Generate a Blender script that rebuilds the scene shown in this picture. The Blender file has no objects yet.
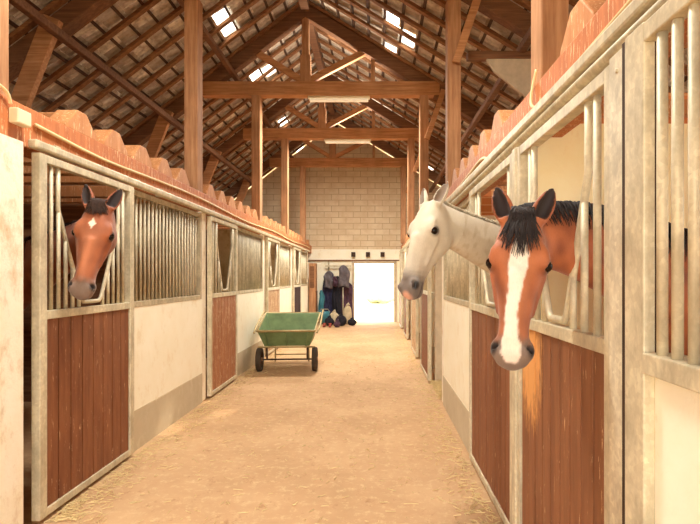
import bpy, math, random
import numpy as np
from mathutils import Vector, Matrix
random.seed(7); np.random.seed(7)
PI = math.pi
C = bpy.context.scene.collection
CAMZ = 1.55; F = 505.0; VX, VY = 375.0, 277.0

# ------------------------------------------------------------------ materials
def hexc(r, g, b):
    f = lambda c: ((c/255+0.055)/1.055)**2.4 if c > 10 else c/255/12.92
    return (f(r), f(g), f(b), 1)
class Mt:
    def __init__(s, name, rough=.8, metal=0, spec=.3):
        s.m = bpy.data.materials.new(name); s.m.use_nodes = True
        s.nt = s.m.node_tree; s.N = s.nt.nodes; s.L = s.nt.links
        s.b = s.N['Principled BSDF']
        s.b.inputs['Roughness'].default_value = rough
        s.b.inputs['Metallic'].default_value = metal
        s.b.inputs['Specular IOR Level'].default_value = spec
        s.tc = s.N.new('ShaderNodeTexCoord')
    def mapping(s, scale, coord='Object'):
        mp = s.N.new('ShaderNodeMapping'); mp.inputs['Scale'].default_value = scale
        s.L.new(s.tc.outputs[coord], mp.inputs['Vector']); return mp.outputs[0]
    def world(s, scale=(1,1,1)):
        g = s.N.new('ShaderNodeNewGeometry'); mp = s.N.new('ShaderNodeMapping'); mp.inputs['Scale'].default_value = scale
        s.L.new(g.outputs['Position'], mp.inputs['Vector']); return mp.outputs[0]
    def noise(s, vec, scale=5, detail=4, rough=.6):
        n = s.N.new('ShaderNodeTexNoise'); n.inputs['Scale'].default_value = scale
        n.inputs['Detail'].default_value = detail; n.inputs['Roughness'].default_value = rough
        s.L.new(vec, n.inputs['Vector']); return n.outputs['Fac']
    def ramp(s, fac, stops):
        r = s.N.new('ShaderNodeValToRGB'); e = r.color_ramp.elements
        while len(e) < len(stops): e.new(.5)
        for k, (p, c) in enumerate(stops): e[k].position = p; e[k].color = c if len(c) == 4 else (*c, 1)
        s.L.new(fac, r.inputs[0]); return r.outputs[0]
    def mix(s, fac, a, b, mode='MIX'):
        m = s.N.new('ShaderNodeMix'); m.data_type = 'RGBA'; m.blend_type = mode
        for sock, v in ((m.inputs[0], fac), (m.inputs[6], a), (m.inputs[7], b)):
            if isinstance(v, (int, float)): sock.default_value = v
            elif isinstance(v, tuple): sock.default_value = v
            else: s.L.new(v, sock)
        return m.outputs[2]
    def col(s, v):
        if isinstance(v, tuple): s.b.inputs['Base Color'].default_value = v
        else: s.L.new(v, s.b.inputs['Base Color'])
    def bump(s, h, strength=.3, dist=.01):
        b = s.N.new('ShaderNodeBump'); b.inputs['Strength'].default_value = strength; b.inputs['Distance'].default_value = dist
        s.L.new(h, b.inputs['Height']); s.L.new(b.outputs[0], s.b.inputs['Normal'])
BW = lambda a, b: [(a, (0, 0, 0, 1)), (b, (1, 1, 1, 1))]

def wood(name, c1, c2, c3, axis='z', rough=.8, world=False):
    m = Mt(name, rough)
    sc = {'x': (.6, 9, 9), 'y': (9, .6, 9), 'z': (9, 9, .6)}[axis]
    v = m.world(sc) if world else m.mapping(sc)
    n = m.noise(v, 3, 6, .65)
    c = m.ramp(n, [(.25, c1), (.5, c2), (.75, c3)])
    n2 = m.noise(m.world(), 2.2, 3)
    c = m.mix(m.ramp(n2, BW(.35, .7)), c, m.mix(.35, c, hexc(*[int(255*.55)]*3), 'MULTIPLY'))
    m.col(c); m.bump(n, .35, .006); return m.m
def wood_painted(name, base, dark, fleck, wear=0., worn=None, scale=1., patch=None):
    m = Mt(name, .62, 0, .3)
    v = m.world()
    c = m.ramp(m.noise(m.world((6, 6, .8)), 3, 6), [(.3, dark), (.7, base)])
    # pale scratches
    n = m.noise(m.world((28, 28, 3.2)), 2.2*scale, 5, .75)
    c = m.mix(m.ramp(n, BW(.67-wear*.1, .73-wear*.1)), c, fleck)
    n3 = m.noise(m.world((26, 26, 2.2)), 2., 5, .75)
    c = m.mix(m.ramp(n3, BW(.74-wear*.14, .77-wear*.14)), c, fleck)
    if patch:
        g = m.N.new('ShaderNodeNewGeometry'); d = m.N.new('ShaderNodeVectorMath'); d.operation = 'SUBTRACT'
        m.L.new(g.outputs['Position'], d.inputs[0]); d.inputs[1].default_value = patch[0]
        s2 = m.N.new('ShaderNodeVectorMath'); s2.operation = 'MULTIPLY'; m.L.new(d.outputs[0], s2.inputs[0]); s2.inputs[1].default_value = patch[1]
        ln = m.N.new('ShaderNodeVectorMath'); ln.operation = 'LENGTH'; m.L.new(s2.outputs[0], ln.inputs[0])
        ad = m.N.new('ShaderNodeMath'); ad.operation = 'ADD'; m.L.new(ln.outputs['Value'], ad.inputs[0])
        m.L.new(m.noise(m.world((20, 20, 5)), 2, 4, .7), ad.inputs[1])
        inv = m.ramp(ad.outputs[0], [(.9, (1, 1, 1, 1)), (1.0, (0, 0, 0, 1))])
        mm = m.N.new('ShaderNodeMath'); mm.operation = 'MULTIPLY'; mm.inputs[1].default_value = .55
        m.L.new(ad.outputs[0], mm.inputs[0])
        m.L.new(mm.outputs[0], inv.node.inputs[0]); inv.node.color_ramp.elements[0].position = .5; inv.node.color_ramp.elements[1].position = .66
        c = m.mix(inv, c, patch[2])
    m.col(c); m.bump(n, .2, .004); return m.m
def galv(name, a, b, metal=.15, rough=.5):
    m = Mt(name, rough, metal, .4)
    vo = m.N.new('ShaderNodeTexVoronoi'); vo.inputs['Scale'].default_value = 60; m.L.new(m.world(), vo.inputs['Vector'])
    sp = m.ramp(vo.outputs['Color'], [(.2, a), (.8, b)])
    n = m.noise(m.world((4, 4, 2.)), 2.5, 5, .7)
    c = m.mix(m.ramp(n, BW(.4, .65)), sp, tuple(x*.72 if k < 3 else 1 for k, x in enumerate(a)))
    m.col(c); m.bump(n, .1, .003); return m.m
def plaster(name, a, b, dirt, ds=.55, bump=.25):
    m = Mt(name, .9, 0, .15)
    n = m.noise(m.world(), 3.5, 6, .65)
    c = m.ramp(n, [(.3, a), (.7, b)])
    n2 = m.noise(m.world((1, 1, .6)), 6, 6, .75)
    c = m.mix(m.ramp(n2, BW(ds, ds+.2)), c, dirt)
    m.col(c); m.bump(m.noise(m.world(), 40, 4), bump, .006); return m.m

M = {}
M['timber'] = wood('timber_warm', hexc(150, 102, 68), hexc(182, 132, 92), hexc(208, 160, 116), 'z')
M['timber_x'] = wood('timber_beam', hexc(156, 102, 64), hexc(190, 134, 88), hexc(214, 162, 114), 'x')
M['timber_dark'] = wood('timber_aged', hexc(94, 62, 40), hexc(124, 84, 56), hexc(150, 108, 74), 'x', world=True)
M['rafter'] = wood('timber_rafter', hexc(112, 72, 44), hexc(144, 98, 62), hexc(170, 122, 82), 'x', world=True)
M['batten'] = wood('timber_batten', hexc(64, 44, 30), hexc(86, 60, 42), hexc(110, 80, 56), 'y', world=True)
M['joist'] = wood_painted('joist_paint', hexc(206, 146, 96), hexc(180, 118, 72), hexc(242, 212, 166), .8)
M['beam_red'] = wood_painted('beam_paint', hexc(202, 126, 76), hexc(174, 100, 58), hexc(242, 208, 160), .9)
M['door'] = wood_painted('door_stain', hexc(146, 92, 58), hexc(116, 68, 42), hexc(226, 184, 138), .5)
M['door_near'] = wood_painted('door_stain_near', hexc(148, 96, 62), hexc(120, 74, 46), hexc(226, 184, 138), .45,
                              patch=((.79, 2.62, 1.12), (2., 3.6, 1.9), hexc(222, 158, 92)))
M['door_worn'] = wood_painted('door_stain_worn', hexc(176, 120, 82), hexc(150, 94, 62), hexc(232, 204, 164), .9)
M['door_pale'] = wood_painted('door_stain_pale', hexc(196, 160, 118), hexc(160, 112, 76), hexc(232, 212, 170), 1.2)
M['groove'] = wood('groove_dark', hexc(50, 26, 16), hexc(60, 32, 20), hexc(70, 38, 24))
M['galv'] = galv('galvanised', hexc(208, 194, 162), hexc(222, 210, 178))
M['galv_dark'] = galv('galvanised_dull', hexc(184, 168, 136), hexc(202, 186, 152))
M['galv_light'] = galv('galvanised_bright', hexc(216, 204, 176), hexc(234, 224, 196))
M['plaster'] = plaster('plaster_white', hexc(252, 246, 224), hexc(247, 238, 210), hexc(234, 216, 178))
M['plaster_low'] = plaster('plaster_plinth', hexc(206, 192, 164), hexc(194, 178, 148), hexc(218, 206, 178))
M['plaster_yellow'] = plaster('plaster_yellow', hexc(252, 242, 204), hexc(248, 232, 184), hexc(238, 214, 160), .6)
M['plaster_old'] = plaster('plaster_old', hexc(250, 242, 222), hexc(242, 230, 202), hexc(216, 190, 152), .5, .6)
M['inner'] = plaster('plaster_inner', hexc(206, 190, 150), hexc(186, 168, 128), hexc(160, 136, 98), .5)
def m_floor():
    m = Mt('floor_concrete', .85, 0, .2)
    v = m.world()
    c = m.ramp(m.noise(v, .8, 6, .65), [(.3, hexc(178, 142, 102)), (.5, hexc(194, 156, 116)), (.7, hexc(208, 172, 130))])
    n = m.noise(v, 14, 6, .8)
    c = m.mix(m.ramp(n, BW(.52, .72)), c, hexc(218, 190, 146))
    n2 = m.noise(m.world((1.4, .9, 1)), 5, 6, .8)
    c = m.mix(m.ramp(n2, BW(.58, .7)), c, hexc(166, 124, 86))
    m.col(c); m.bump(n, .3, .006); return m.m
M['floor'] = m_floor()
def m_block():
    m = Mt('wall_blocks', .9, 0, .15)
    b = m.N.new('ShaderNodeTexBrick')
    sep = m.N.new('ShaderNodeSeparateXYZ'); com = m.N.new('ShaderNodeCombineXYZ')
    m.L.new(m.world(), sep.inputs[0]); m.L.new(sep.outputs[0], com.inputs[0]); m.L.new(sep.outputs[2], com.inputs[1])
    m.L.new(com.outputs[0], b.inputs['Vector'])
    b.inputs['Color1'].default_value = hexc(226, 208, 176); b.inputs['Color2'].default_value = hexc(216, 196, 162)
    b.inputs['Mortar'].default_value = hexc(176, 150, 118)
    b.inputs['Scale'].default_value = 1; b.inputs['Brick Width'].default_value = .5; b.inputs['Row Height'].default_value = .2
    b.inputs['Mortar Size'].default_value = .011; b.inputs['Mortar Smooth'].default_value = .3
    n = m.noise(m.world(), 3, 5)
    c = m.mix(m.ramp(n, BW(.4, .75)), b.outputs[0], hexc(206, 180, 144))
    m.col(c); m.bump(b.outputs[1], -.4, .01); return m.m
M['block'] = m_block()
def m_brick():
    m = Mt('brick_orange', .85)
    b = m.N.new('ShaderNodeTexBrick')
    sep = m.N.new('ShaderNodeSeparateXYZ'); com = m.N.new('ShaderNodeCombineXYZ')
    m.L.new(m.world(), sep.inputs[0]); m.L.new(sep.outputs[0], com.inputs[0]); m.L.new(sep.outputs[2], com.inputs[1])
    m.L.new(com.outputs[0], b.inputs['Vector'])
    b.inputs['Color1'].default_value = hexc(222, 146, 92); b.inputs['Color2'].default_value = hexc(206, 128, 76)
    b.inputs['Mortar'].default_value = hexc(230, 180, 126)
    b.inputs['Scale'].default_value = 1; b.inputs['Brick Width'].default_value = .26; b.inputs['Row Height'].default_value = .09; b.inputs['Mortar Size'].default_value = .007
    m.col(b.outputs[0]); return m.m
M['brick'] = m_brick()
def m_tile():
    m = Mt('clay_tiles', .85)
    at = m.N.new('ShaderNodeAttribute'); at.attribute_name = 'tint'
    c = m.ramp(at.outputs['Fac'], [(0, hexc(178, 158, 138)), (.5, hexc(214, 198, 176)), (1, hexc(244, 230, 208))])
    n = m.noise(m.world(), 9, 5)
    c = m.mix(m.ramp(n, BW(.4, .7)), c, hexc(168, 146, 122))
    m.col(c); m.bump(n, .3, .005); return m.m
M['tile'] = m_tile()
def plain(name, c, rough=.6, metal=0, var=.15, sc=8):
    m = Mt(name, rough, metal)
    d = tuple(x*(1-var*2) if k < 3 else 1 for k, x in enumerate(c))
    m.col(m.ramp(m.noise(m.world(), sc, 4), [(.3, d), (.7, c)])); return m.m
M['green'] = plain('green_plastic', hexc(120, 142, 96), .45, 0, .2, 5)
M['green_in'] = plain('green_plastic_inner', hexc(104, 150, 104), .45, 0, .12, 5)
M['rubber'] = plain('rubber', hexc(74, 62, 50), .8)
M['rim'] = plain('wheel_rim', hexc(150, 110, 80), .5, .3)
M['tube'] = plain('cart_tube', hexc(190, 168, 118), .5, .3)
M['cable'] = plain('cable_cream', hexc(240, 212, 160), .5, 0, .05)
M['box_white'] = plain('box_cream', hexc(240, 222, 184), .5, 0, .05)
M['lamp_white'] = plain('lamp_housing', hexc(238, 226, 198), .4, 0, .03)
M['navy'] = plain('fabric_navy', hexc(58, 56, 84), .95, 0, .3, 14)
M['grey_fab'] = plain('fabric_grey', hexc(112, 104, 108), .95, 0, .25, 14)
M['plum'] = plain('fabric_plum', hexc(88, 62, 76), .95, 0, .3, 14)
M['black_fab'] = plain('fabric_black', hexc(42, 40, 48), .95, 0, .3, 14)
M['teal'] = plain('plastic_teal', hexc(74, 138, 150), .4, 0, .15)
M['sack'] = plain('sack_cream', hexc(214, 196, 160), .9, 0, .2)
M['red'] = plain('leather_red', hexc(150, 66, 50), .6)
M['straw_m'] = plain('straw_stalk', hexc(228, 202, 146), .8, 0, .15, 30)
M['leaf'] = plain('leaf_green', hexc(244, 246, 204), .8, 0, .3, 6)  # leaf colour paled to near white to imitate daylight glare
M['ground_out'] = plain('gravel_pale', hexc(240, 226, 190), .95, 0, .08, 10)
M['pale_board'] = plain('board_pale', hexc(210, 190, 160), .9, 0, .12)
M['hole'] = plain('dark_iron', hexc(74, 54, 40), .8)
M['eye'] = plain('eye_brown', hexc(28, 14, 8), .08, 0, .2, 30)
M['hair_black'] = plain('hair_black', hexc(48, 38, 36), .55, 0, .3, 30)
M['hair_brown'] = plain('hair_dark_brown', hexc(66, 44, 34), .55, 0, .3, 30)
M['hair_grey'] = plain('hair_pale', hexc(196, 180, 152), .6, 0, .15, 30)
def m_glass():
    m = Mt('glass_tile', .1); nt = m.nt
    tr = m.N.new('ShaderNodeBsdfTransparent'); gl = m.N.new('ShaderNodeBsdfGlossy'); mx = m.N.new('ShaderNodeMixShader')
    tl = m.N.new('ShaderNodeBsdfTranslucent'); tl.inputs[0].default_value = (1, .93, .78, 1); mx2 = m.N.new('ShaderNodeMixShader')
    mx2.inputs[0].default_value = .35; m.L.new(tr.outputs[0], mx2.inputs[1]); m.L.new(tl.outputs[0], mx2.inputs[2])
    mx.inputs[0].default_value = .06; m.L.new(mx2.outputs[0], mx.inputs[1]); m.L.new(gl.outputs[0], mx.inputs[2])
    m.L.new(mx.outputs[0], m.N['Material Output'].inputs[0]); return m.m
M['glass'] = m_glass()
def m_tubelight():
    m = Mt('tube_light', .5); e = m.b
    e.inputs['Emission Color'].default_value = (1, .86, .62, 1); e.inputs['Emission Strength'].default_value = .35
    m.col(hexc(250, 240, 215)); return m.m
M['tube_light'] = m_tubelight()
def m_coat(name, rough=.5, fur=.25):
    m = Mt(name, rough, 0, .35)
    at = m.N.new('ShaderNodeAttribute'); at.attribute_name = 'coat'
    n = m.noise(m.mapping((90, 90, 25)), 3, 4, .7)
    n2 = m.noise(m.mapping((1, 1, 1)), 9, 4)
    c = m.mix(m.ramp(n, [(.3, (.0, .0, .0, 1)), (.7, (.3, .3, .3, 1))]), at.outputs['Color'], m.mix(1., at.outputs['Color'], (.55, .5, .45, 1), 'MULTIPLY'))
    c = m.mix(m.ramp(n2, [(.35, (.25, .25, .25, 1)), (.65, (0, 0, 0, 1))]), c, m.mix(1., c, (.6, .5, .45, 1), 'MULTIPLY'))
    m.col(c); m.bump(n, fur, .003)
    m.b.inputs['Sheen Weight'].default_value = .15
    return m.m
M['coat'] = m_coat('horse_coat', .55, .4); M['coat_grey'] = m_coat('horse_coat_grey', .7, .2)

# ------------------------------------------------------------------ geometry helpers
class MB:
    def __init__(s): s.v = []; s.f = []; s.sm = []
    def add(s, vs, fs, smooth=False):
        o = len(s.v); s.v += [tuple(p) for p in vs]; s.f += [tuple(i+o for i in f) for f in fs]; s.sm += [smooth]*len(fs); return s
    def box(s, x0, x1, y0, y1, z0, z1):
        return s.add([(x0,y0,z0),(x1,y0,z0),(x1,y1,z0),(x0,y1,z0),(x0,y0,z1),(x1,y0,z1),(x1,y1,z1),(x0,y1,z1)],
                     [(0,3,2,1),(4,5,6,7),(0,1,5,4),(1,2,6,5),(2,3,7,6),(3,0,4,7)])
    def beam(s, a, b, w, h, up=(0,0,1)):
        a = Vector(a); b = Vector(b); d = (b-a).normalized(); u = Vector(up)
        sd = d.cross(u).normalized()*w/2; u = sd.normalized().cross(d).normalized()*h/2
        vs = [p+i*sd+j*u for p in (a, b) for i, j in ((-1,-1),(1,-1),(1,1),(-1,1))]
        return s.add(vs, [(3,2,1,0),(4,5,6,7),(0,1,5,4),(1,2,6,5),(2,3,7,6),(3,0,4,7)])
    def tube(s, pts, r, n=8, cap=True):
        P = [Vector(p) for p in pts]; R = r if isinstance(r, (list, tuple)) else [r]*len(P)
        vs = []; fs = []; ref = None
        for i, p in enumerate(P):
            d = (P[min(i+1, len(P)-1)]-P[max(i-1, 0)]).normalized()
            if ref is None: ref = d.orthogonal().normalized()
            ref = (ref-d*ref.dot(d)).normalized(); q = d.cross(ref)
            for k in range(n):
                t = 2*PI*k/n; vs.append(p+(ref*math.cos(t)+q*math.sin(t))*R[i])
        for i in range(len(P)-1):
            for k in range(n): fs.append((i*n+k, i*n+(k+1) % n, (i+1)*n+(k+1) % n, (i+1)*n+k))
        if cap: fs += [tuple(range(n))[::-1], tuple((len(P)-1)*n+k for k in range(n))]
        return s.add(vs, fs, True)
    def prism(s, poly, a, b, axis='x'):
        n = len(poly); vs = []
        for t in (a, b):
            for p, q in poly: vs.append({'x': (t, p, q), 'y': (p, t, q), 'z': (p, q, t)}[axis])
        return s.add(vs, [tuple(range(n)), tuple(range(2*n-1, n-1, -1))]+[(k, k+n, (k+1) % n+n, (k+1) % n) for k in range(n)])
    def ell(s, c, r, nu=12, nv=8, wob=0):
        vs = []; fs = []
        for i in range(nv+1):
            th = PI*i/nv
            for j in range(nu):
                ph = 2*PI*j/nu; w = 1+wob*(math.sin(3*ph+5*th+c[0]*9)+math.sin(7*ph+c[1]*5+2*th))*.5
                vs.append((c[0]+r[0]*w*math.sin(th)*math.cos(ph), c[1]+r[1]*w*math.sin(th)*math.sin(ph), c[2]+r[2]*w*math.cos(th)))
        for i in range(nv):
            for j in range(nu): fs.append((i*nu+j, (i+1)*nu+j, (i+1)*nu+(j+1) % nu, i*nu+(j+1) % nu))
        return s.add(vs, fs, True)
    def build(s, name, m, parent=None, base=(0,0,0), loc=None, bevel=0, smooth=None):
        b = Vector(base)
        me = bpy.data.meshes.new(name); me.from_pydata([tuple(Vector(p)-b) for p in s.v], [], s.f)
        me.polygons.foreach_set('use_smooth', s.sm if smooth is None else [smooth]*len(s.f)); me.materials.append(m); me.update()
        import bmesh
        bm = bmesh.new(); bm.from_mesh(me); bmesh.ops.recalc_face_normals(bm, faces=bm.faces); bm.to_mesh(me); bm.free()
        o = bpy.data.objects.new(name, me); C.objects.link(o)
        if parent: o.parent = parent
        o.location = loc if loc is not None else (b if not parent else (0,0,0))
        if bevel:
            md = o.modifiers.new('bevel', 'BEVEL'); md.width = bevel; md.segments = 2; md.limit_method = 'ANGLE'
        return o
def tag(o, label=None, cat=None, group=None, kind=None):
    for k, v in (('label', label), ('category', cat), ('group', group), ('kind', kind)):
        if v: o[k] = v
    return o
class Thing:
    def __init__(s, name, label, cat, base, group=None, rotz=0):
        s.e = bpy.data.objects.new(name, None); C.objects.link(s.e); s.base = Vector(base)
        s.e.location = base; s.e.rotation_euler = (0, 0, rotz); s.e.empty_display_size = .1; s.local = rotz != 0
        tag(s.e, label, cat, group)
    def part(s, name, mb, m, bevel=0, parent=None, label=None):
        o = mb.build(name, m, parent or s.e, (0,0,0) if s.local else s.base, (0,0,0), bevel)
        if label: o['label'] = label
        return o
def struct(name, mb, m, bevel=0): return tag(mb.build(name, m, bevel=bevel), kind='structure')
def single(name, mb, m, label, cat, base=(0,0,0), group=None, bevel=0, kind=None):
    return tag(mb.build(name, m, None, base, bevel=bevel), label, cat, group, kind)
def pt(px, py, Y): return Vector(((px-VX)/F*Y, Y, CAMZ+(VY-py)/F*Y))

# ------------------------------------------------------------------ building constants
XL, XR = -2.14, .83           # aisle faces of the stall fronts
XOL, XOR = -5.6, 4.35         # outer walls
YB = 17.4                     # back wall
YF = -3.0                      # front edge of the building
RX, RL, RR = -1.35, .76, .61  # ridge x, slopes
def roofZ(x, off=0):          # top of the truss rafters
    return 6.86+off-(RL*(RX-x) if x < RX else RR*(x-RX))
FRONT_L = [3.12, 6.4, 9.8, 13.0, 16.15]
FRONT_R = [-.4, 2.85, 6.2, 9.45, 12.6, 15.8]

# ------------------------------------------------------------------ floor, shell
mb = MB(); mb.box(XOL-.2, XOR+.2, -6, YB+.25, -.1, 0); struct('floor', mb, M['floor'])
mb = MB(); mb.box(-30, 30, YB+.25, 60, -.12, -.02); mb.box(-30, 30, -30, -6, -.12, -.02)
tag(mb.build('trim_1', M['ground_out']), kind='structure')
# back wall with doorway
DX0, DX1, DZ = (354.5-VX)/F*YB, (394-VX)/F*YB, 2.02
mb = MB()
mb.box(XOL, DX0, YB, YB+.22, 0, 2.12); mb.box(DX1, XOR, YB, YB+.22, 0, 2.12); mb.box(DX0, DX1, YB, YB+.22, DZ, 2.12)
struct('wall_back', mb, M['plaster'])
mb = MB(); mb.prism([(XOL, 2.5), (XOR, 2.5), (XOR, roofZ(XOR)), (RX, roofZ(RX)), (XOL, roofZ(XOL))], YB, YB+.22, 'y')
struct('wall_gable', mb, M['block'])
mb = MB(); mb.box(XOL, XOR, YB-.05, YB+.22, 2.12, 2.5); struct('trim_2', mb, M['plaster'], .01)
mb = MB(); mb.box(XOL, XOR, YB-.07, YB-.05, 2.1, 2.14); struct('trim_3', mb, M['timber_dark'])
for k, px in enumerate((353.5, 368, 382.5)):
    x = (px-VX)/F*YB
    mb = MB(); mb.box(x-.07, x+.07, YB-.17, YB-.05, 2.24, 2.4)
    single('beam_end', mb, M['hole'], ['small dark beam end on the white lintel, left of three', 'small dark beam end on the white lintel, middle of three', 'small dark beam end on the white lintel, right of three'][k], 'beam end', (x, YB-.05, 2.3), bevel=.01)
mb = MB(); mb.box(DX0-.09, DX0, YB-.06, YB+.2, 0, DZ+.09); mb.box(DX1, DX1+.09, YB-.06, YB+.2, 0, DZ+.09); mb.box(DX0, DX1, YB-.06, YB+.2, DZ, DZ+.09)
struct('door_1', mb, M['pale_board'], .008)
# sliding door leaf hung open on the right of the doorway
mb = MB(); mb.box(-5.6, 4.3, YB-.1, YB-.065, 2.04, 2.08)
# outer walls
mb = MB(); mb.box(XOL-.2, XOL, YF, YB+.22, 0, 1.5); mb.box(XOL-.2, XOL, YF, YB+.22, 2.2, roofZ(XOL))
for a_, b_ in ((YF, 10.2), (11.2, 13.4), (14.4, YB+.2)):
    mb.box(XOL-.2, XOL, a_, b_, 1.5, 2.2)
struct('wall_left', mb, M['timber_dark'])
mb = MB(); mb.box(XOR, XOR+.2, YF, YB+.22, 0, 1.5); mb.box(XOR, XOR+.2, YF, YB+.22, 2.2, roofZ(XOR))
for y in np.arange(YF, YB+.2, 3.3):
    mb.box(XOR, XOR+.2, y, y+1.3, 1.5, 2.2)
struct('wall_right', mb, M['inner'])

mb = MB(); mb.box(XOL, -3.4, YF, YF+.15, 0, 3.4); mb.box(2.2, XOR, YF, YF+.15, 0, 3.4)
mb.prism([(XOL, 3.4), (XOR, 3.4), (RX, roofZ(RX)-.1)], YF, YF+.15, 'y')
struct('wall_front', mb, M['plaster'])  # unseen wall added behind the camera to cut light from the front
# ------------------------------------------------------------------ roof: tiles, battens, rafters, glass tiles
def roofhit(px, py):
    a = (px-VX)/F; c = (VY-py)/F
    # CAMZ + c*Y = roofZ(a*Y)+.2
    for side, sl in ((-1, RL), (1, RR)):
        # side<0: 6.98 - sl*(RX - aY) ; side>0: 6.98 - sl*(aY-RX)
        if side < 0: Y = (6.98-sl*RX-CAMZ)/(c-sl*a)
        else: Y = (6.98+sl*RX-CAMZ)/(c+sl*a)
        x = a*Y
        if (x < RX) == (side < 0) and Y > 0: return side, x, Y
    return None
sky = [roofhit(*p) for p in ((225, 8), (236, 19), (264, 70), (267, 66), (289, 117), (303, 147), (391, 7), (389, 44), (404, 32), (431, 168), (336, 28))]
tiles = MB(); tint = []; glassn = 0
ROW, COLW = .34, .25
for side in (-1, 1):
    sl = RL if side < 0 else RR; cosv = 1/math.sqrt(1+sl*sl); sinv = sl*cosv
    length = ((RX-XOL+.3) if side < 0 else (XOR+.3-RX))/cosv
    nr = int(length/ROW)+1; ncol = int((YB+.6-YF)/COLW)
    def pnt(s, y, h):     # s along slope from ridge, h above the rafter top plane
        x = RX+side*(s*cosv+h*sinv); z = 6.86-s*sinv+h*cosv; return (x, y, z)
    cells = {}
    for hit in sky:
        if hit and hit[0] == side:
            s = (abs(hit[1]-RX))/cosv; cells[(int(s/ROW), int((hit[2]-YF)/COLW))] = 1; cells[(int(s/ROW), int((hit[2]-YF)/COLW)+1)] = 1
    for r in range(nr):
        off = (r % 2)*COLW*.5
        for c in range(ncol):
            y0 = YF+c*COLW+off; s0 = r*ROW-.03; s1 = s0+ROW+.05
            w = COLW-.008; hi, lo = .115, .085
            if (r, c) in cells:
                glassn += 1; g = MB()
                q = [pnt(s0, y0, lo), pnt(s1, y0, hi), pnt(s1, y0+w, hi), pnt(s0, y0+w, lo)]
                q2 = [pnt(s0, y0, lo+.01), pnt(s1, y0, hi+.01), pnt(s1, y0+w, hi+.01), pnt(s0, y0+w, lo+.01)]
                g.add(q+q2, [(0,1,2,3),(7,6,5,4),(0,4,5,1),(1,5,6,2),(2,6,7,3),(3,7,4,0)])
                tag(g.build('window_%d' % glassn, M['glass']), kind='structure'); continue
            t0 = random.random()
            # ribbed underside: profile across the tile width
            prof = [(0, 0), (.3, .0), (.36, .016), (.44, .016), (.5, 0), (.56, .016), (.64, .016), (.7, 0), (1, 0)]
            vs = []
            for s_, h_ in ((s0, lo), (s1, hi)):
                for u, d in prof: vs.append(pnt(s_, y0+u*w, h_+d))
                for u, d in prof[::-1]: vs.append(pnt(s_, y0+u*w, h_+.03))
            n = len(prof)*2
            fs = [(k, (k+1) % n, n+(k+1) % n, n+k) for k in range(n)]+[tuple(range(n))[::-1], tuple(range(n, 2*n))]
            tiles.add(vs, fs); tint += [t0]*len(fs)
    # battens
    for r in range(nr):
        s_ = r*ROW+.02
        b = MB(); b.add([pnt(s_, YF, .05), pnt(s_+.045, YF, .05), pnt(s_+.045, YF, .075), pnt(s_, YF, .075),
                         pnt(s_, YB, .05), pnt(s_+.045, YB, .05), pnt(s_+.045, YB, .075), pnt(s_, YB, .075)],
                        [(3,2,1,0),(4,5,6,7),(0,1,5,4),(1,2,6,5),(2,3,7,6),(3,0,4,7)])
        single('roof_batten', b, M['batten'], 'thin dark batten running the length of the barn under the %s roof tiles' % ('left' if side < 0 else 'right'),
               'batten', (0, YF, 3), 'roof battens on the %s slope' % ('left' if side < 0 else 'right'))
    # common rafters
    y = YF+.2
    while y < YB-.1:
        b = MB(); b.add([pnt(0.0, y, 0), pnt(0.0, y+.09, 0), pnt(length, y+.09, 0), pnt(length, y, 0), pnt(0.0, y, .05), pnt(0.0, y+.09, .05), pnt(length, y+.09, .05), pnt(length, y, .05)],
                        [(0,1,2,3),(7,6,5,4),(0,4,5,1),(1,5,6,2),(2,6,7,3),(3,7,4,0)])
        single('common_rafter', b, M['rafter'], 'slim brown rafter sloping under the tiles on the %s side of the roof' % ('left' if side < 0 else 'right'),
               'rafter', (RX, y, 4), 'common rafters on the %s slope' % ('left' if side < 0 else 'right'))
        y += .5
o = struct('ceiling', tiles, M['tile'])
at = o.data.attributes.new('tint', 'FLOAT', 'FACE'); at.data.foreach_set('value', tint)
mb = MB(); mb.prism([(RX-.3, 6.84), (RX, 7.06), (RX+.3, 6.86), (RX+.3, 6.9), (RX, 7.1), (RX-.3, 6.88)], YF, YB+.22, 'y'); struct('trim_5', mb, M['tile'])
mb = MB(); mb.box(RX-.08, RX+.08, YF, YB, 6.7, 6.86)
single('ridge_beam', mb, M['timber_dark'], 'dark ridge beam along the top of the roof', 'beam', (RX, YF, 6.75))

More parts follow.
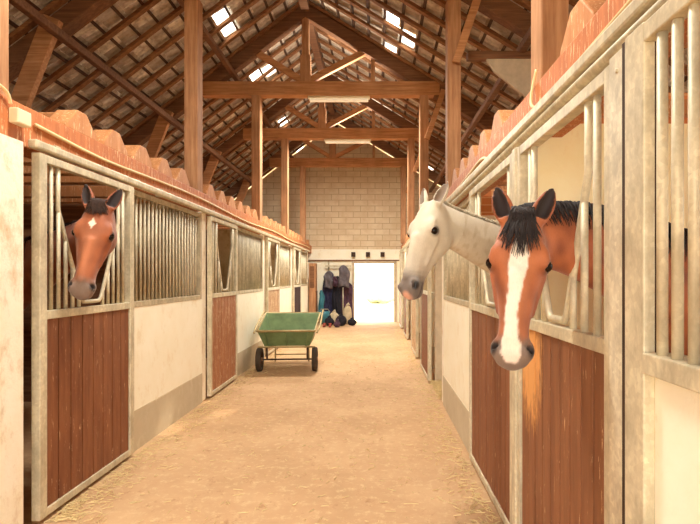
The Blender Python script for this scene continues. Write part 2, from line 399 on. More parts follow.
# trusses and posts
ordn = ['nearest', 'second', 'third', 'fourth', 'farthest']
TR = [(6.38, 'nearest the camera, cut by the top of the picture'), (9.84, 'second from the camera, long lamp under its beam'), (12.9, 'third from the camera, lamp under its beam'), (16.1, 'farthest, just before the block wall')]
for Y, lab in TR+[(3.1, None)]:
    if lab is None: lab = 'closest overhead, out of the top of the picture'
    t = Thing('roof_truss', 'timber roof truss '+lab, 'roof truss', (RX, Y, 5.1))
    for side in (-1, 1):
        x1 = XOL+.02 if side < 0 else XOR-.02
        b = MB(); hv = .27
        z0 = roofZ(RX)-.01; z1 = roofZ(x1)-.01
        b.add([(RX, Y-.09, z0), (RX, Y+.09, z0), (x1, Y+.09, z1), (x1, Y-.09, z1), (RX, Y-.09, z0-hv), (RX, Y+.09, z0-hv), (x1, Y+.09, z1-hv), (x1, Y-.09, z1-hv)],
              [(0,1,2,3),(7,6,5,4),(0,4,5,1),(1,5,6,2),(2,6,7,3),(3,7,4,0)])
        t.part('rafter', b, M['timber_dark'], .01)
        b = MB(); xe = -2.32 if side < 0 else -.2
        b.beam((RX+side*.05, Y, 5.36), (xe, Y, 5.93), .1, .12); t.part('strut', b, M['timber_x'], .008)
        b = MB()
        if side < 0: b.beam((-4.75, Y-.13, 2.78), (-3.98, Y-.13, 4.75), .09, .22, (1, 0, 0))
        else: b.beam((1.0, Y-.13, 4.2), (1.32, Y-.13, 5.15), .06, .1, (1, 0, 0))
        t.part('brace', b, M['timber_x'], .008)
    b = MB(); b.box(-3.35, 1.25, Y-.1, Y+.1, 5.06 if Y > 7 else 5.1, 5.33); t.part('tie_beam', b, M['timber_x'], .012)
    b = MB(); b.box(RX-.07, RX+.07, Y-.075, Y+.075, 5.3, 6.62); b.box(RX-.1, RX+.1, Y-.085, Y+.085, 5.32, 5.85); t.part('king_post', b, M['timber'], .01)
    b = MB(); b.box(-.08, .0, Y-.03, Y+.03, 5.3, 5.9); t.part('hanger', b, M['timber'], .006)
for side, X, lst in ((-1, -2.3, [3.1, 6.4, 9.84, 12.9, 16.1]), (1, .95, [3.1, 6.4, 9.84, 12.9, 16.1])):
    for k, Y in enumerate(lst):
        b = MB(); w = .085
        X_ = (X if k else -2.4) if side < 0 else [1.07, .99, .95, .92, .9][k]
        b.box(X_-w, X_+w, Y-.1, Y+.1, 2.62, 5.06)
        single('timber_post', b, M['timber'], 'tall square timber post rising from the %s stall beam, %s from the camera' % (('left', 'right')[side > 0], ('nearest', 'second', 'third', 'fourth', 'fifth')[k]), 'post', (X_, Y, 2.62), bevel=.012)
# purlins
for x, z, r, lab in ((-3.9, 4.55, .05, 'lower left purlin pole lying along the roof under the rafters'), (-2.72, 5.45, .045, 'upper left purlin pole lying along the roof near the tie beams'),
                     (1.9, 4.5, .05, 'right purlin pole lying along the roof under the rafters')):
    b = MB(); b.beam((x, YF+.2, z), (x, YB-.02, z), .09, .1); single('purlin', b, M['timber_dark'], lab, 'purlin', (x, YF, z), bevel=.01)
# pale gable panel above the right stalls
b = MB(); b.prism([(1.45, 4.38), (1.55, 4.22), (1.95, 3.9), (2.15, 3.7), (2.15, 4.38)], 6.55, 6.6, 'y')
single('loft_board', b, M['pale_board'], 'pale board panel above the right stalls beneath the roof', 'board', (2, 6.55, 3.4))

b = MB(); b.box(1.2, XOR, 6.53, 6.65, 4.38, 4.48); single('loft_beam', b, M['timber_dark'], 'dark horizontal beam carrying the pale board above the right stalls', 'beam', (1.2, 6.59, 4.38), bevel=.01)
# ------------------------------------------------------------------ stall beams, joists
def stall_beam(X, side, y0, y1):
    s = 'left' if side < 0 else 'right'
    b = MB(); x0, x1 = (X-.2, X) if side < 0 else (X, X+.2)
    b.box(x0, x1, y0, y1, 2.36, 2.62)
    single('stall_beam', b, M['beam_red'], 'orange painted beam running above the %s row of stalls' % s, 'beam', (X, y0, 2.36), bevel=.01)
    y = y0+.1
    while y < y1-.15:
        b = MB(); xo = XOL if side < 0 else XOR
        xs = X-.02 if side < 0 else X+.02; xm = xs+side*.16
        b.box(min(xs+side*.02, xo), max(xs+side*.02, xo), y-.07, y+.07, 2.62, 2.77)
        poly = [(y-.2, 2.62), (y+.2, 2.62), (y+.19, 2.66), (y+.1, 2.75), (y+.06, 2.79), (y-.06, 2.79), (y-.1, 2.75), (y-.19, 2.66)]
        b.prism(poly, min(xs, xm), max(xs, xm), 'x')
        skip = any(abs(y-p) < .31 for p in (3.1, 6.4, 9.84, 12.9, 16.1))
        if not skip:
            single('joist', b, M['joist'], 'orange joist with a stepped end sitting on the %s stall beam' % s, 'joist', (xs, y, 2.62), 'joist ends above the %s stalls' % s, .01)
        y += .5
stall_beam(XL-.04, -1, YF+.2, YB-.01); stall_beam(XR+.06, 1, YF+.2, YB-.01)

# cables
def wire(pts, r, label, m='cable', sub=6):
    P = [Vector(p) for p in pts]; out = []
    for i in range(len(P)-1):
        p0 = P[max(i-1, 0)]; p1 = P[i]; p2 = P[i+1]; p3 = P[min(i+2, len(P)-1)]
        for k in range(sub):
            t = k/sub; out.append(.5*((2*p1)+(-p0+p2)*t+(2*p0-5*p1+4*p2-p3)*t*t+(-p0+3*p1-3*p2+p3)*t**3))
    out.append(P[-1]); b = MB(); b.tube(out, r, 6)
    return single('cable', b, M[m], label, 'cable', out[0])
xx = XL-.025
wire([(xx, 3.22, 2.52)]+[(xx, y, 2.505+.02*math.sin(y*1.3)) for y in np.arange(4, 17, .8)], .012, 'cream cable clipped along the orange beam of the left stalls')
wire([(xx, 2.4, 2.62), (xx+.01, 2.75, 2.66), (xx+.01, 2.94, 2.64), (xx, 3.0, 2.58)], .01, 'cream cable looping into the junction box at far left')
xx = XR+.045
wire([(xx, 3.9, 2.46)]+[(xx, y, 2.50+.02*math.sin(y*2)) for y in np.arange(4.2, 16.5, .8)], .014, 'cream cable along the orange beam of the right stalls')
wire([(xx, .9, 2.53), (xx, 1.6, 2.50), (xx, 2.3, 2.47), (xx, 2.62, 2.45), (xx-.01, 2.78, 2.49), (xx, 2.82, 2.58), (xx+.02, 2.8, 2.7)], .009, 'thin cream cable sagging in a loop by the near right post', 'cable')
b = MB(); b.box(XL-.04, XL+.02, 3.0, 3.12, 2.47, 2.56); single('junction_box', b, M['box_white'], 'cream junction box on the orange beam at far left', 'junction box', (XL, 3.06, 2.5), bevel=.008)
b = MB(); b.box(XL-.08, XL-.02, 2.93, 3.03, 2.07, 2.15); single('switch_box', b, M['box_white'], 'small cream switch box on the white pillar at far left', 'switch', (XL-.05, 2.98, 2.1), bevel=.008)

# ------------------------------------------------------------------ stall fronts
def uheight(y, y0, y1, zb, zt):
    """bottom edge of the opening: U shape between y0..y1"""
    c = (y0+y1)/2; h = (y1-y0)/2; t = min(1, abs(y-c)/h)
    t0 = .3
    if t < t0: return zb
    return zb+(zt-zb)*((t-t0)/(1-t0))**1.05
BAR = {}
def bar_mesh(h, r):
    k = (round(h, 3), r)
    if k not in BAR:
        b = MB(); b.tube([(0,0,0), (0,0,h)], r, 10); o = b.build('bar', M['galv']); BAR[k] = o.data; bpy.data.objects.remove(o)
    return BAR[k]
def add_bar(t, X, y, z0, z1, r=.013):
    o = bpy.data.objects.new('bar', bar_mesh(z1-z0, r)); C.objects.link(o); o.parent = t.e; o.location = Vector((X, y, z0))-t.base; return o
def planks(b, X, y0, y1, z0, z1, n, th=.03, gap=.011, side=1):
    w = (y1-y0)/n
    for k in range(n):
        j = random.uniform(-.0015, .0015)
        b.box(X-th/2+j, X+th/2+j, y0+k*w+gap/2, y0+(k+1)*w-gap/2, z0, z1)
def door(X, y0, y1, label, wm, opening=None, nb=9, st=.055, z1=2.27, n=8, zt=2.0, zb=1.37, r=.013, fm='galv'):
    t = Thing('stall_door', label, 'stall door', (X, (y0+y1)/2, .03))
    f = MB()
    f.box(X-.028, X+.028, y0, y0+st, .03, z1); f.box(X-.028, X+.028, y1-st, y1, .03, z1)
    f.box(X-.026, X+.026, y0+st, y1-st, .03, .08); f.box(X-.026, X+.026, y0+st, y1-st, 1.28, 1.335); f.box(X-.026, X+.026, y0+st, y1-st, z1-.05, z1)
    t.part('frame', f, M[fm], .004)
    p = MB(); planks(p, X, y0+st, y1-st, .08, 1.28, n); t.part('plank_panel', p, M[wm], .002)
    g = MB(); g.box(X-.008, X+.008, y0+st, y1-st, .08, 1.28)
    t.part('backing_board', g, M['groove'])
    sp = (y1-y0-2*st)/(nb+1)
    for k in range(nb):
        y = y0+st+sp*(k+1); top = z1-.05
        if opening:
            o0, o1 = opening
            if o0 < y < o1:
                top = uheight(y, o0, o1, zb, zt)
                if top-1.335 < .06: continue
        add_bar(t, X, y, 1.335, top, r)
    if opening:
        o0, o1 = opening; pts = []
        for k in range(25):
            y = o0+(o1-o0)*k/24; pts.append((X, y, uheight(y, o0, o1, zb, zt)))
        pts = [(X, o0, z1-.05)]+pts+[(X, o1, z1-.05)]
        g = MB(); g.tube(pts, r*1.15, 8); t.part('neck_guard', g, M['galv'])
    return t
def fixed(X, side, y0, y1, label, zsill=1.28, z1=2.27, sp=.083, r=.011, bars=True):
    t = Thing('grille_panel', label, 'grille', (X, (y0+y1)/2, zsill)); f = MB()
    f.box(X-.03, X+.03, y0, y0+.05, zsill, z1); f.box(X-.03, X+.03, y1-.05, y1, zsill, z1)
    f.box(X-.035, X+.035, y0+.05, y1-.05, zsill, zsill+.05); f.box(X-.03, X+.03, y0+.05, y1-.05, z1-.05, z1)
    t.part('frame', f, M['galv_dark'], .004)
    n = int((y1-y0-.1)/sp); s = (y1-y0-.1)/n
    for k in range(1, n): add_bar(t, X, y0+.05+s*k, zsill+.05, z1-.05, r)
def lowwall(X, side, y0, y1, ztop=1.28, plinth=True):
    b = MB(); x0, x1 = (X-.14, X) if side < 0 else (X, X+.14)
    b.box(x0, x1, y0, y1, .36, ztop)
    struct('wall_%s_low' % ('left' if side < 0 else 'right'), b, M['plaster'])
    b = MB(); e = -side*.006
    b.box(x0+min(e, 0), x1+max(e, 0), y0, y1, 0, .36); struct('baseboard_%s' % ('left' if side < 0 else 'right'), b, M['plaster_low'])
# left row
names = ['nearest', 'second', 'third', 'fourth']
b = MB(); b.box(XL-.34, XL+.03, 1.2, 3.03, 0, 2.36)
struct('wall_left_front', b, M['plaster_old'])
for i in range(4):
    y0 = FRONT_L[i]; y1 = FRONT_L[i+1]
    dy0, dy1 = y0+.02, y0+1.25
    wm = ['door', 'door_worn', 'door_pale', 'groove'][i]  # last door painted dark to stand for the shade of an open doorway
    lab = ['red brown plank stall door with the star-faced bay horse behind it', 'worn red brown stall door just behind the green cart on the left',
           'pale worn stall door, third in the left row', 'dark stall door, last in the left row near the hanging rugs'][i]
    door(XL+.03, dy0, dy1, lab, wm, opening=(dy0+.22, dy1-.22) if i == 0 else (dy0+.3, dy1-.2), nb=13 if i == 0 else 9, st=.07 if i == 0 else .05, z1=2.325)
    lowwall(XL, -1, dy1, y1-.16)
    fixed(XL-.03, -1, dy1+.0, y1-.16, 'grey vertical bar grille above the %s white low wall on the left' % names[i], z1=2.33)
    b = MB(); b.box(XL-.26, XL+.0, y1-.16, y1-.0, 0, 2.36)
    struct('wall_left_pillar', b, M['plaster_old'], .015)
    # partition between stalls
    b = MB(); b.box(-3.2, XL-.26, y1-.14, y1-.04, 0, 2.46); struct('wall_left_partition', b, M['inner'])
    b = MB(); b.box(XOL, -3.2, y1-.12, y1-.06, 0, 2.46); struct('wall_left_partition', b, M['timber_dark'])
b = MB(); b.box(XOL, XL-.34, 2.96, 3.06, 0, 2.46); struct('wall_left_partition', b, M['inner'])
# galvanised sliding track left / right
def track(side, X, y0, y1, lab, two=True):
    t = Thing('sliding_track', lab, 'door track', (X, y0, 2.3))
    a = MB(); a.box(X-.03, X+.03, y0, y1, 2.345, 2.40); t.part('cover_rail', a, M['galv'], .012)
    if two: a = MB(); a.tube([(X, y0, 2.312), (X, y1, 2.312)], .026, 10); t.part('lower_rail', a, M['galv_dark'])
    for y in np.arange(y0+.3, y1, 1.65):
        a = MB(); a.box(X+side*.025, X+side*.08, y-.03, y+.03, 2.35, 2.43); t.part('bracket', a, M['galv_dark'], .004)
track(-1, XL+.035, 3.1, 16.2, 'long galvanised door track along the left stalls', False)
track(1, XR-.015, YF+.2, 16.2, 'long galvanised door track along the right stalls')

# right row
XD = XR-.01
# near stall: fixed panel (near), door with blazed bay
lowwall(.80, 1, YF+.2, 1.555, 1.275)
t = Thing('grille_panel', 'near galvanised bar grille above the cream wall at the right edge', 'grille', (.8, .5, 1.28)); f = MB()
f.box(.765, .80, 1.44, 1.55, 0.0, 2.28); f.box(.76, .86, YF+.2, 1.44, 1.275, 1.335); f.box(.765, .81, YF+.2, 1.44, 2.22, 2.275)
t.part('frame', f, M['galv'], .005)
yb = 1.385
while yb > YF+.25: add_bar(t, .788, yb, 1.335, 2.22, .0145); yb -= .07
door(XD, 1.70, 2.82, 'brown plank stall door with the white-blazed bay horse looking over it', 'door_near', opening=(1.94, 2.60), nb=8, n=9, st=.05, zt=1.95, zb=1.36, r=.0145)
b = MB(); b.box(XR-.045, XR+.05, 1.585, 1.695, 0, 2.28); b.tube([(XR-.05, 1.64, 2.22), (XR-.04, 1.64, 2.22)], .01, 8)
single('door_post', b, M['galv_light'], 'wide bright galvanised post between near door and cream panel', 'post', (XR, 1.64, 0), bevel=.01)
b = MB(); b.box(.775, XR+.05, 1.554, 1.584, 0, 2.28); struct('trim_4', b, M['hole'])  # dark strip stands in for the shade of the gap beside the post
b = MB(); b.box(XR-.045, XR+.05, 2.83, 2.905, 0, 2.28)
single('door_post', b, M['galv'], 'galvanised post between the two horses on the right', 'post', (XR, 2.87, 0), bevel=.01)
# stall B : door with grey, then white panel
door(XD, 2.92, 4.26, 'brown plank stall door with the grey horse looking out', 'door', opening=(2.98+.1, 3.98), nb=9, n=9, zt=1.95, zb=1.36)
lowwall(XR, 1, 4.27, 6.12)
fixed(XR+.03, 1, 4.27, 6.12, 'grey bar grille above the white low wall below the grey horse')
b = MB(); b.box(XR+.0, XR+.26, 6.12, 6.28, 0, 2.36); struct('wall_right_pillar', b, M['plaster_old'], .015)
labs = ['open brown sliding door just past the grey horse', 'brown sliding door, second beyond the grey horse', 'brown sliding door, third beyond the grey horse', 'farthest brown sliding door on the right before the bright doorway']
ys = [(7.38, 8.6), (9.55, 10.8), (12.45, 13.6), (15.05, 16.1)]
for k, (a, c) in enumerate(ys):
    door(XD-.02-.0*k, a, c, labs[k], ['door', 'door_pale', 'door', 'door_worn'][k], nb=9)
    nx = (ys+[(YB-.05, 0)])[k+1][0]
    if nx-c > .3:
        lowwall(XR+.06, 1, c, nx-.9 if nx-c > 1.2 else nx)
        fixed(XR+.09, 1, c, nx-.9 if nx-c > 1.2 else nx, 'grey bar grille between sliding doors on the right, %s beyond the grey horse' % ('first', 'second', 'third', 'fourth')[k])
b = MB(); b.box(XR+.04, XR+.24, 7.3, 7.38, 0, 2.36); struct('wall_right_pillar', b, M['pale_board'], .01)
# right partitions
for k, y in enumerate((2.93, 6.16, 9.45, 12.6, 15.8)):
    b = MB(); b.box(XR+.06 if k != 1 else XR+.26, XOR, y, y+.1, 0, 2.44 if k == 0 else 2.3); struct('wall_right_partition', b, M['plaster_yellow' if k == 0 else 'plaster'])
    b = MB(); b.box(XR+.26, XOR, y+.002, y+.098, 2.44 if k == 0 else 2.3, 2.62); struct('wall_right_partition', b, M['brick'])
b = MB(); b.box(XR+.26, XOR, 2.86, 2.925, 2.47, 2.56); single('tie_rail', b, M['joist'], 'orange timber rail fixed on top of the yellow partition behind the blazed bay', 'rail', (XR+.3, 2.9, 2.5), bevel=.008)
# ground hay in the recessed bay
def straw(name, n, area, label, zmax=.02, ln=(.05, .16)):
    b = MB(); 
    for _ in range(n):
        x, y = area(); a = random.uniform(0, PI*2); l = random.uniform(*ln); z = random.uniform(.003, zmax)
        dx, dy = math.cos(a)*l/2, math.sin(a)*l/2; t = .0022; px_, py_ = -math.sin(a)*t, math.cos(a)*t
        dz = random.uniform(0, .01)
        b.add([(x-dx-px_, y-dy-py_, z), (x-dx+px_, y-dy+py_, z), (x+dx+px_, y+dy+py_, z+dz), (x+dx-px_, y+dy-py_, z+dz), (x-dx, y-dy, z+.004), (x+dx, y+dy, z+dz+.004)],
              [(0, 1, 2, 3), (0, 3, 5, 4), (1, 4, 5, 2), (0, 4, 1), (3, 2, 5)])
    return single(name, b, M['straw_m'], label, 'straw', kind='stuff')
def edge_l():
    y = 3.2+13*random.random()**1.6; return (XL+.06+abs(random.gauss(0, .14)), y)
def edge_r():
    y = 3.0+13*random.random()**1.5; return (XR-.06-abs(random.gauss(0, .12)), y)
def any_straw():
    r = random.random()
    return edge_l() if r < .42 else edge_r() if r < .7 else (random.uniform(XL+.2, XR-.15), 2.2+13*random.random()**1.5)
straw('straw', 3800, any_straw, 'loose yellow straw bits strewn over the aisle floor, thickest along the stalls', .008, (.015, .075))
straw('hay', 900, lambda: (XR+.0+abs(random.gauss(.12, .14)), random.uniform(6.35, 7.3)), 'small heap of hay in the recessed doorway on the right', .07, (.06, .2))

# ------------------------------------------------------------------ fluorescent lamps
for Y, lab in ((9.84, 'long white fluorescent lamp under the nearest visible tie beam'), (12.9, 'long white fluorescent lamp under the farther tie beam'), (3.1, 'long white fluorescent lamp overhead closest to the camera')):  # the lamp closest to the camera is added out of view for light
    t = Thing('fluorescent_lamp', lab, 'lamp', (-.7, Y-.02, 5.06))
    b = MB(); b.box(-1.3, -.1, Y-.07, Y+.05, 5.02, 5.06); t.part('housing', b, M['lamp_white'], .006)
    b = MB(); b.box(-1.27, -.13, Y-.06, Y+.04, 4.965, 5.02); t.part('diffuser', b, M['tube_light'], .015)

# ------------------------------------------------------------------ green tipping cart
t = Thing('tipping_cart', 'green two-wheeled stable cart parked by the left stalls', 'cart', (-1.44, 8.26, 0), rotz=.07)
bot = [(-.37, .02, .42), (.37, .02, .42), (.39, .85, .42), (-.39, .85, .42)]
top = [(-.46, -.14, .68), (.46, -.14, .68), (.5, 1.12, .88), (-.5, 1.12, .88)]
b = MB(); th = .02
inb = [(-.35, .05, .445), (.35, .05, .445), (.37, .83, .445), (-.37, .83, .445)]; int_ = [(-.44, -.11, .681), (.44, -.11, .681), (.48, 1.1, .881), (-.48, 1.1, .881)]
b.add(bot+top+inb+int_, [(0,3,2,1), (0,1,5,4),(1,2,6,5),(2,3,7,6),(3,0,4,7), (4,5,13,12),(5,6,14,13),(6,7,15,14),(7,4,12,15), (12,13,9,8),(13,14,10,9),(14,15,11,10),(15,12,8,11),(8,9,10,11)])
tub = t.part('tub', b, M['green'], .012)
b = MB(); b.tube([top[0], top[1], top[2], top[3], top[0]], .018, 8); t.part('rim', b, M['tube'])
for x in (-.3, 0, .3):
    b = MB(); b.beam((x, -.0, .43), (x*1.15, -.135, .655), .03, .02, (1, 0, 0)); b.name = 1; t.part('rib', b, M['green'], .004, tub)
b = MB()
for sx in (-1, 1):
    b.tube([(sx*.3, -.02, .40), (sx*.3, .95, .40)], .016, 8)
    b.tube([(sx*.5, -.2, .66), (sx*.53, .2, .72), (sx*.545, 1.25, .92), (sx*.55, 1.36, .9)], .016, 8)
    b.tube([(sx*.3, .85, .40), (sx*.3, .92, .2), (sx*.3, .9, .02)], .014, 8)
b.tube([(-.46, .0, .405), (.46, .0, .405)], .014, 8); b.tube([(-.3, .9, .15), (.3, .9, .15)], .012, 8)
t.part('chassis', b, M['tube'])
b = MB(); b.tube([(-.47, .06, .195), (.47, .06, .195)], .014, 8)
for sx in (-1, 1): b.beam((sx*.33, .06, .195), (sx*.33, .03, .4), .03, .03)
t.part('axle', b, M['hole'])
def wheel(sx):
    b = MB(); n = 28; prof = [(.135, -.032), (.175, -.045), (.195, -.03), (.197, 0), (.195, .03), (.175, .045), (.135, .032)]
    vs = []; fs = []
    for i in range(n):
        a = 2*PI*i/n
        for r, x in prof: vs.append((sx*.45+x, .06+r*math.cos(a), .198+r*math.sin(a)))
    m = len(prof)
    for i in range(n):
        for k in range(m): fs.append((i*m+k, i*m+(k+1) % m, ((i+1) % n)*m+(k+1) % m, ((i+1) % n)*m+k))
    b.add(vs, fs, True); w = t.part('wheel', b, M['rubber'])
    b = MB(); b.tube([(sx*.45-.05, .06, .198), (sx*.45+.05, .06, .198)], .03, 12)
    for k in range(6):
        a = 2*PI*k/6; b.beam((sx*.45, .06, .198), (sx*.45, .06+.14*math.cos(a), .198+.14*math.sin(a)), .02, .03, (1, 0, 0))
    t.part('hub', b, M['rim'], .002, w)
wheel(-1); wheel(1)

# ------------------------------------------------------------------ corner with rugs, bags
def drape(x0, x1, y, z0, z1, folds, depth, th=.1, bulge=.05, seed=0, waist=None):
    rnd = random.Random(seed); b = MB(); nu, nv = 26, 16; vs = []; fs = []
    ph = [rnd.uniform(0, 6) for _ in range(4)]
    for side in (0, 1):
        for j in range(nv+1):
            v = j/nv
            for i in range(nu+1):
                u = i/nu; edge = math.sin(PI*u)**.4 if 0 < u < 1 else 0
                w = (.84+.16*min(1, (1-v)*2.5)) if waist is None else waist(v)
                cx = (x0+x1)/2; X = cx+(u-.5)*(x1-x0)*w+.02*math.sin(7*v+ph[0])
                d = depth*math.sin(folds*PI*u*2+ph[1]+1.5*v)*(1-v*.6)+.02*math.sin(11*v+ph[2]+4*u)+bulge*math.sin(PI*v)
                Y = y-(d+th*edge if side == 0 else -.02)
                Z = z0+(z1-z0)*v+(.03*math.sin(5*u+ph[3]) if j == 0 else 0)-(.12*(abs(u-.5)*2)**2 if v > .7 else 0)*(v-.7)/.3
                vs.append((X, Y, Z))
    n = (nu+1)*(nv+1)
    for s_ in (0, 1):
        for j in range(nv):
            for i in range(nu):
                a = s_*n+j*(nu+1)+i; q = (a, a+1, a+nu+2, a+nu+1); fs.append(q if s_ == 0 else q[::-1])
    ring = [i for i in range(nu+1)]+[j*(nu+1)+nu for j in range(1, nv+1)]+[nv*(nu+1)+i for i in range(nu-1, -1, -1)]+[j*(nu+1) for j in range(nv-1, 0, -1)]
    for k in range(len(ring)):
        a, c = ring[k], ring[(k+1) % len(ring)]; fs.append((a, a+n, c+n, c))
    b.add(vs, fs, True); return b
def bx(px, Y=YB-.3): return (px-VX)/F*Y
t = Thing('coat_rack', 'grey upright post rack holding the hanging horse rugs beside the doorway', 'rack', (bx(341), YB-.2, 0))
b = MB(); b.box(bx(340)-.03, bx(340)+.03, YB-.2, YB-.14, 0, 1.95); t.part('post', b, M['galv'], .004)
b = MB(); b.box(bx(325), bx(351), YB-.19, YB-.15, 1.9, 1.95); t.part('rail', b, M['galv'], .004)
for px in (328, 334, 341, 347):
    b = MB(); b.tube([(bx(px), YB-.17, 1.9), (bx(px), YB-.25, 1.88), (bx(px), YB-.27, 1.93)], .01, 6); t.part('hook', b, M['galv_dark'])
def rug(px0, px1, py0, py1, m, lab, folds=3, seed=0, Y=YB-.3, name='horse_rug', cat='rug', waist=None):
    z0 = CAMZ+(VY-py1)/F*Y; z1 = CAMZ+(VY-py0)/F*Y
    return single(name, drape(bx(px0, Y), bx(px1, Y), Y, z0, z1, folds, .02, th=.05, bulge=.03, seed=seed, waist=waist), M[m], lab, cat, (bx((px0+px1)/2, Y), Y, z0))
rug(323, 334, 271, 320, 'navy', 'long navy horse rug hanging at the left of the rack', 3, 1, YB-.3)
rug(324, 333, 271, 288, 'grey_fab', 'short grey blanket folded over the navy rug', 2, 2, YB-.5)
rug(332.5, 341.5, 276, 320, 'black_fab', 'black horse rug hanging in the middle of the rack', 3, 3, YB-.46)
rug(340, 353, 282, 320, 'plum', 'dark plum horse rug hanging right of the black one', 3, 4, YB-.3)
rug(338.5, 349.5, 265, 287, 'grey_fab', 'grey padded jacket on the topmost right hook', 2, 5, YB-.64, 'jacket', 'jacket')
rug(332.6, 338, 276, 286, 'plum', 'plum saddle cloth folded over the rack', 2, 6, YB-.68, 'saddle_cloth', 'saddle cloth')
b = MB(); b.tube([(bx(343, YB-.7), YB-.7, .3), (bx(343, YB-.62), YB-.62, 1.2)], .015, 8); b.box(bx(343, YB-.7)-.14, bx(343, YB-.7)+.14, YB-.73, YB-.67, .02, .3)
single('broom', b, M['galv'], 'pale handled broom leaning in front of the dark rugs', 'broom', (bx(343, YB-.7), YB-.7, 0))
b = MB(); prof = [(0, 0), (.13, 0), (.16, .3), (.18, .42), (.165, .42), (.15, .3), (0, .28)]
def lathe(prof, c, n=20):
    b = MB(); vs = []; fs = []; m = len(prof)
    for i in range(n):
        a = 2*PI*i/n
        for r, z in prof: vs.append((c[0]+r*math.cos(a), c[1]+r*math.sin(a), c[2]+z))
    for i in range(n):
        for k in range(m-1): fs.append((i*m+k, ((i+1) % n)*m+k, ((i+1) % n)*m+k+1, i*m+k+1))
    return b.add(vs, fs, True)
t = Thing('bucket', 'teal plastic tub on the floor left of the rugs', 'bucket', (bx(324.5, 16.6), 16.6, 0))
t.part('tub', lathe(prof, (bx(324.5, 16.6), 16.6, 0)), M['teal'])
b = MB(); c0 = (bx(324.5, 16.6), 16.6); b.tube([(c0[0]-.18, c0[1], .4), (c0[0]-.12, c0[1]-.1, .5), (c0[0]+.12, c0[1]-.1, .5), (c0[0]+.18, c0[1], .4)], .01, 6); t.part('handle', b, M['galv'])
rug(319, 324.3, 290, 314, 'teal', 'faded teal towel hanging above the teal tub', 2, 9, YB-.55, 'towel', 'towel')
def sack(px, Y, w, h, m, lab, name='sack', cat='sack'):
    b = MB(); x = bx(px, Y); b.ell((x, Y, h/2), (w/2, w*.35, h/2), 16, 10, .06); b.tube([(x-.03, Y, h*.93), (x, Y, h*1.05), (x+.05, Y, h*1.1)], [.05, .03, .05], 8)
    return single(name, b, M[m], lab, cat, (x, Y, 0))
sack(334, 16.35, .34, .42, 'sack', 'cream feed sack standing below the black rug')
sack(347.5, 16.5, .3, .62, 'sack', 'taller cream sack standing at the right end of the rugs')
sack(341, 15.95, .36, .34, 'black_fab', 'black holdall lying between the two cream sacks', 'holdall', 'bag')
sack(329.3, 15.95, .3, .28, 'black_fab', 'small dark bag on the floor beside the teal tub', 'holdall', 'bag')
sack(352, 16.1, .3, .22, 'black_fab', 'dark grooming bag on the floor nearest the doorway', 'grooming_bag', 'bag')
sack(337, 15.5, .22, .2, 'plum', 'small plum pouch in front of the bags', 'pouch', 'bag')
def boot(x, Y, lab, m, a=0):
    b = MB(); b.ell((x, Y, .045), (.05, .13, .045), 12, 8); b.tube([(x, Y+.07, .04), (x, Y+.09, .12)], [.045, .05], 10)
    return single('shoe', b, M[m], lab, 'shoe', (x, Y, 0))
boot(bx(324, 15.6), 15.6, 'red brown shoe on the aisle floor, left of the pair', 'red'); boot(bx(330, 15.5), 15.5, 'red brown shoe on the aisle floor, right of the pair', 'red')
# tall dark cabinet at the end of left row
t = Thing('tack_locker', 'narrow wooden tack locker at the end of the left stalls', 'locker', (-1.98, 16.6, 0))
b = MB(); b.box(-2.14, -1.92, 16.3, 16.75, 0, 2.0); t.part('body', b, M['timber'], .008)
b = MB(); b.box(-1.92, -1.9, 16.33, 16.72, .05, 1.1); t.part('door', b, M['timber_dark'], .004)
b = MB(); b.box(-2.1, -1.96, 16.285, 16.3, 1.2, 1.9); t.part('panel', b, M['timber_dark'], .004)
# pipe on back wall
b = MB(); b.tube([(bx(328), YB-.03, 1.2), (bx(328), YB-.03, 2.12)], .025, 8); single('wall_pipe', b, M['galv_dark'], 'thin grey vertical pipe on the back wall above the rugs', 'pipe', (bx(328), YB, 1.2))
# shrubs outside
def shrub(x, Y, s, lab):
    b = MB(); rnd = random.Random(int(x*10)+5)
    for _ in range(500):
        th = rnd.uniform(0, 2*PI); ph = math.acos(rnd.uniform(-.3, 1)); r = s*rnd.uniform(.7, 1.05)
        c = Vector((x+r*.9*math.sin(ph)*math.cos(th), Y+r*.7*math.sin(ph)*math.sin(th), s*.75+r*math.cos(ph)))
        d = Vector((rnd.uniform(-1, 1), rnd.uniform(-1, 1), rnd.uniform(-1, 1))).normalized()*.09; e = d.orthogonal().normalized()*.04
        b.add([c-d, c+e, c+d, c-e], [(0, 1, 2, 3)])
    b.ell((x, Y, s*.7), (s*.65, s*.5, s*.7), 16, 10, .1)
    single('shrub', b, M['leaf'], lab, 'shrub', (x, Y, 0))
shrub(.3, 30, 2.4, 'sunlit shrub outside beyond the doorway, left'); shrub(2.6, 32, 1.8, 'sunlit shrub outside beyond the doorway, right')

# ------------------------------------------------------------------ horses
import openvdb
def smin(a, b, k):
    h = np.clip(.5+.5*(b-a)/k, 0, 1); return b*(1-h)+a*h-k*h*(1-h)
def interp(x, xs, ys):
    # smooth (catmull-like) interpolation via cubic Hermite
    xs = np.asarray(xs, float); ys = np.asarray(ys, float)
    m = np.gradient(ys, xs); i = np.clip(np.searchsorted(xs, x)-1, 0, len(xs)-2)
    h = xs[i+1]-xs[i]; t = np.clip((x-xs[i])/h, 0, 1)
    return (2*t**3-3*t**2+1)*ys[i]+(t**3-2*t**2+t)*h*m[i]+(-2*t**3+3*t**2)*ys[i+1]+(t**3-t**2)*h*m[i+1]
HL = [-.05, -.02, .02, .06, .12, .18, .24, .30, .36, .42, .47, .51, .55, .585, .61, .625]
ZF = [-.06, -.035, -.012, .002, .012, .014, .009, .002, -.004, -.007, -.008, -.01, -.018, -.034, -.058, -.085]
